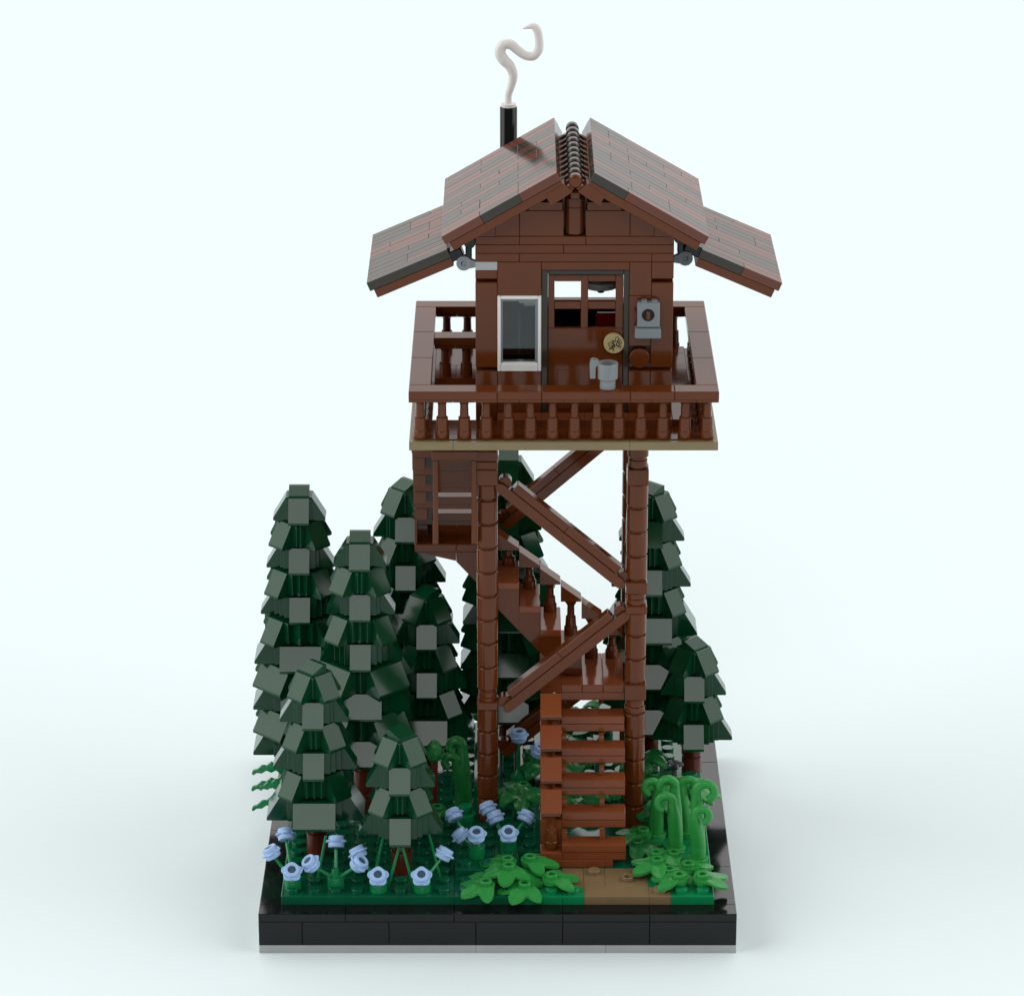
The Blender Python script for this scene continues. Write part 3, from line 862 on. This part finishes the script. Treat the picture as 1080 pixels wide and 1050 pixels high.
leaf('bright small leaf plant between the right patch and the middle curled stalk', 19.0, 2.9, 2.45, 330)
leaf('bright leaf plant at the front edge right of the path', 19.42, 2.0, 2.6, 160)
leaf('bright leaf plant at the front right corner over the black border', 20.5, 2.0, 2.6, 30)
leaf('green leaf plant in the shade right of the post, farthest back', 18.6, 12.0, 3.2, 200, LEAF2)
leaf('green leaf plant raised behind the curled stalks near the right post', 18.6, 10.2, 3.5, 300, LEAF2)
leaf('green leaf plant directly in front of the right short fir', 20.0, 10.8, 3.4, 40, LEAF)
leaf('bright leaf plant leaning over the right border behind the curled stalks', 20.4, 8.6, 4.1, 10, LEAF, 10)
leaf('bright leaf plant above the middle of the curled stalks', 19.5, 9.0, 4.2, 190, LEAF)
leaf('bright leaf plant by the right border, between curled stalks and short right fir', 20.3, 9.6, 3.6, 60, LEAF)
leaf('bright leaf plant just behind the middle curls, pointing forward', 19.2, 8.2, 3.9, 270, LEAF)
leaf('bright leaf plant lying low between the single curled stalk and the post', 18.3, 9.0, 3.2, 250, LEAF2)
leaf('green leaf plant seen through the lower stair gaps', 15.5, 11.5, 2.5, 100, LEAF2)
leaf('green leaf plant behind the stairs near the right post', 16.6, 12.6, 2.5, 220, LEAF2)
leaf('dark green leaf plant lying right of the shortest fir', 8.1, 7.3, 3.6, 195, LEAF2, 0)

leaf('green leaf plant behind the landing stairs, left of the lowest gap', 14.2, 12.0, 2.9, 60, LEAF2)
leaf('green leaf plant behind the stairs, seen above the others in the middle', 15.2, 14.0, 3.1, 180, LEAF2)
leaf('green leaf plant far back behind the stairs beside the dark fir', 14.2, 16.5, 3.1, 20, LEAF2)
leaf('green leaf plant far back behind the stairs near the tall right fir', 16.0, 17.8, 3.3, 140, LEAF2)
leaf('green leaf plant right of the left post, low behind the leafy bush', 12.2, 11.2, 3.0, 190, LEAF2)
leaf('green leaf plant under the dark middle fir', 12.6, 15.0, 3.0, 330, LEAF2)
leaf('bright leaf plant between the right leaf patch and the right post', 17.9, 6.9, 2.6, 160, LEAF)
leaf('bright leaf plant between the two rows of the right leaf patch', 19.3, 4.6, 2.5, 200, LEAF)

# bush between left post and stairs
def bush(label, X, Y, Z, H, S=1.0, ph=.25):
    bs = thing('leafy_bush', label, 'bush', (X, Y, Z), 'leafy green bushes on short stalks')
    mb = MB(); mb.cyl(X, Y, Z, Z + H, .3, 14); mb.build('stem', MGREEN, bs)
    for i in range(7):
        a = 2 * PI * i / 7 + ph
        q = MB()
        M = Matrix.Translation((X, Y, Z + H)) @ Matrix.Rotation(a, 4, 'Z') @ Matrix.Rotation(math.radians(8 + 12 * (i % 2)), 4, 'Y') @ Matrix.Scale(S, 4)
        q.M = M
        n = 8; vs = []; fs = []
        for k in range(n + 1):
            t = k / n; w = .40 * math.sin(PI * min(1, t * .93 + .07)) ** .7
            for s_, dz in ((-1, .03), (-.5, .1), (0, .0), (.5, .1), (1, .03)):
                vs.append((.2 + t * 1.15, w * s_, dz + .28 * math.sin(PI * t)))
        for k in range(n):
            for j in range(4): fs.append((k * 5 + j, (k + 1) * 5 + j, (k + 1) * 5 + j + 1, k * 5 + j + 1))
        m0 = len(vs); vs += [(x, y, z - .1) for x, y, z in vs]
        fs += [tuple(m0 + i_ for i_ in f[::-1]) for f in fs]
        for k in range(n):
            fs.append((k * 5, m0 + k * 5, m0 + (k + 1) * 5, (k + 1) * 5)); fs.append((k * 5 + 4, (k + 1) * 5 + 4, m0 + (k + 1) * 5 + 4, m0 + k * 5 + 4))
        q.add(vs, fs)
        q.build('leaf', MGREEN, bs)

bush('round green leafy bush on a stalk between the left post and the stairs', 12.1, 8.6, 2.8, 1.2)
bush('added leafy bush at the back edge left of the dark middle fir', 8.9, 19.6, 2.4, 1.0, 1.1, .6)  # the back edge bushes are added to block bright reflections on the ground
bush('added leafy bush at the back edge seen left through the highest stair gap', 14.6, 19.7, 2.4, 1.0, 1.1, .1)
bush('added leafy bush at the back edge seen right through the highest stair gap', 16.5, 19.9, 2.4, 1.25, 1.0, .9)
bush('shaded leafy bush at the back right behind the right post', 18.0, 13.6, 2.8, .9, 1.1, .4)
bush('low leafy bush in the shade behind the stair landing', 13.4, 13.6, 2.4, .9, 1.2, .4)
bush('low leafy bush under the stairs behind the lowest treads', 14.9, 10.6, 2.4, .5, 1.2, .2)

# fern at the left edge
fn = thing('fern', 'serrated dark green fern reaching out over the left edge beside the front fir', 'fern', (1.5, 9.0, 2.4))
mb = MB(); mb.cyl(1.5, 9.0, 2.4, 5.4, .18, 12); mb.build('stem', GREEN, fn)
for (zt, zr, ln, ya) in ((5.15, 4.95, 2.3, 9.0), (4.3, 4.15, 2.35, 9.0), (3.25, 3.3, 2.35, 9.0), (4.7, 4.3, 1.9, 8.2)):
    q = MB(); n = 40; up = []; dn = []
    for k in range(n + 1):
        t = k / n
        x = 1.5 - ln * t
        zc = zr + (zt - zr) * t + .35 * math.sin(PI * t) - .12 * t
        w = (.36 * (1 - t) + .12) * (0.5 + .5 * abs(((t * 5.0) % 1) * 2 - 1)) if t < .98 else .05
        up.append((x, zc + w)); dn.append((x, zc - w))
    q.prism(up + dn[::-1], ya - .08, ya + .08, 'y')
    o = q.build('frond', GREEN, fn)

# tulip bud and cactus like stalks behind
bd = thing('flower_bud', 'green tulip shaped bud on a brown stalk right of the front firs', 'bud', (7.95, 9.0, 2.8))
mb = MB(); mb.cyl(7.95, 9, 2.8, 5.7, .16, 12); mb.build('stalk', TRUNK, bd)
mb = MB(); mb.lathe([(.12, 0), (.34, .2), (.40, .5), (.34, .85), (.2, 1.05), (.04, 1.12)], 7.95, 9, 5.6, 18)
for i in range(5):
    a = i * 2 * PI / 5 + .3
    mb.tube([(7.95 + .2 * math.cos(a), 9 + .2 * math.sin(a), 5.65), (7.95 + .40 * math.cos(a), 9 + .40 * math.sin(a), 6.1), (7.95 + .12 * math.cos(a), 9 + .12 * math.sin(a), 6.7)], [.05, .05, .03], n=8, sub=3)
mb.build('bud', MGREEN, bd)

SG = 'thick green stalks with curled tips'
def curl(name, label, mat, bx, by, bz, curls, r0=.36):
    t = thing(name, label, 'curled plant', (bx, by, bz), SG)
    mb = MB(); mb.cyl(bx, by, bz, bz + .3, .48, 20); mb.build('foot', mat, t)
    for (cx, cy, cz, cr, sgn, tr) in curls:
        # stem side passes at cx - sgn*cr ; curl turns to sgn direction
        sx = cx - sgn * cr
        pts = [(bx, by, bz + .2), (bx, by, bz + .9), ((bx + sx) / 2, (by + cy) / 2, (bz + .9) * .5 + (cz) * .5), (sx, cy, cz - .15)]
        rr = [r0, r0, r0 * .9, tr * 1.15]
        for k in range(0, 15):
            a = PI - k * (1.45 * PI / 14)
            c2 = cr * (1 - .008 * k)
            pts.append((cx + sgn * c2 * math.cos(a), cy - .012 * k, cz + c2 * math.sin(a)))
            rr.append(tr * (1.12 - .02 * k))
        q = MB(); q.tube(pts, rr, n=14, sub=3)
        q.build('curled_stem', mat, t)
    return t
curl('curled_plant', 'single bright curled stalk right beside the right post', BGREEN, 18.55, 7.3, 2.4, [(18.27, 7.3, 5.05, .34, -1, .19)])
curl('curled_plant', 'bright stalk with two curls opening left, middle of the curled stalks', BGREEN, 19.4, 5.8, 2.4, [(18.98, 6.3, 5.6, .37, -1, .20), (18.86, 5.6, 5.05, .37, -1, .20)])
curl('curled_plant', 'bright stalk with two curls opening right, nearest the right border', BGREEN, 20.42, 4.6, 2.4, [(20.74, 5.1, 5.85, .43, 1, .22), (20.55, 4.3, 5.0, .34, 1, .20)])
curl('curled_plant', 'bright stalk with a curl facing right, rearmost of the curled stalks', BGREEN, 19.95, 7.6, 2.4, [(20.1, 7.6, 5.0, .36, 1, .19)], r0=.3)
curl('curled_plant', 'dark green shaded stalk with drooping tips left of the left post', MGREEN, 9.3, 10.0, 2.8, [(8.95, 10.0, 6.0, .3, -1, .24), (8.7, 9.8, 5.3, .3, -1, .22)], r0=.42)
# round green plant foot bricks near it
bf = MB(); bf.cyl(9.45, 8.4, 2.8, 3.2, .48, 20); stud(bf, 9.45, 8.4, 3.2, True); bf.cyl(9.45, 8.4, 3.25, 3.6, .3, 16)
tag(bf.build('round_stump', GREEN), 'low round green stump with a stud left of the left post', 'stump')
# dark flower at the back right
df = MB()
for i in range(5):
    a = i * 2 * PI / 5
    df.tube([(19.6, 12, 3.9), (19.6 + .25 * math.cos(a), 12 + .25 * math.sin(a), 4.15), (19.6 + .42 * math.cos(a), 12 + .42 * math.sin(a), 4.05)], [.12, .15, .05], n=8, sub=3)
df.cyl(19.6, 12, 2.8, 4.1, .12, 10)
tag(df.build('dark_flower', DGREY), 'small dark grey flower in the shade left of the short right fir', 'flower')

# ------------------------------------------------------------------ camera
cam = bpy.data.cameras.new('camera'); co = bpy.data.objects.new('camera', cam); COL.objects.link(co)
co.location = (11.6645, -152.905, 78.2073)
co.rotation_euler = (PI / 2 - 0.350288664, 0, 0)
cam.sensor_width = 36; cam.lens = 36 * 3896.306 / 1080
cam.clip_start = 1; cam.clip_end = 5000
scene.camera = co

# ------------------------------------------------------------------ light: soft studio dome, brighter behind and above, plus an overhead softbox sun
w = bpy.data.worlds.new('World'); scene.world = w; w.use_nodes = True
nt = w.node_tree; bg = nt.nodes['Background']
tc = nt.nodes.new('ShaderNodeTexCoord')
dot = nt.nodes.new('ShaderNodeVectorMath'); dot.operation = 'DOT_PRODUCT'
dot.inputs[1].default_value = Vector((0.0, 1.0, -0.05)).normalized()
nt.links.new(tc.outputs['Generated'], dot.inputs[0])
ramp = nt.nodes.new('ShaderNodeValToRGB')
e = ramp.color_ramp.elements
e[0].position = 0.30; e[0].color = (0.44, 0.45, 0.455, 1)
e[1].position = 0.92; e[1].color = (3.0, 2.95, 2.92, 1)
mr = nt.nodes.new('ShaderNodeMapRange'); mr.inputs['From Min'].default_value = -1; mr.inputs['From Max'].default_value = 1
nt.links.new(dot.outputs['Value'], mr.inputs['Value']); nt.links.new(mr.outputs['Result'], ramp.inputs['Fac'])
nt.links.new(ramp.outputs['Color'], bg.inputs['Color']); bg.inputs['Strength'].default_value = 0.33
def softbox(name, az, el, energy, angle):
    sun = bpy.data.lights.new(name, 'SUN'); sun.energy = energy; sun.angle = math.radians(angle)
    so = bpy.data.objects.new(name, sun); COL.objects.link(so)
    a, e_ = math.radians(az), math.radians(el)      # az 0 = camera side, 90 = left
    src = Vector((-math.sin(a) * math.cos(e_), -math.cos(a) * math.cos(e_), math.sin(e_)))
    so.rotation_euler = (-src).to_track_quat('-Z', 'Y').to_euler(); so.location = src * 90 + Vector((11, 11, 10))
softbox('studio_left', 84, 28, 1.78, 60)
softbox('studio_right', -84, 28, 1.35, 60)
softbox('studio_back', 180, 50, 0.55, 54)
softbox('studio_front', 5, 42, 0.62, 29)

scene.view_settings.view_transform = 'Standard'
scene.view_settings.look = 'None'
scene.view_settings.exposure = 0; scene.view_settings.gamma = 1
scene.render.engine = 'CYCLES'
scene.cycles.max_bounces = 8
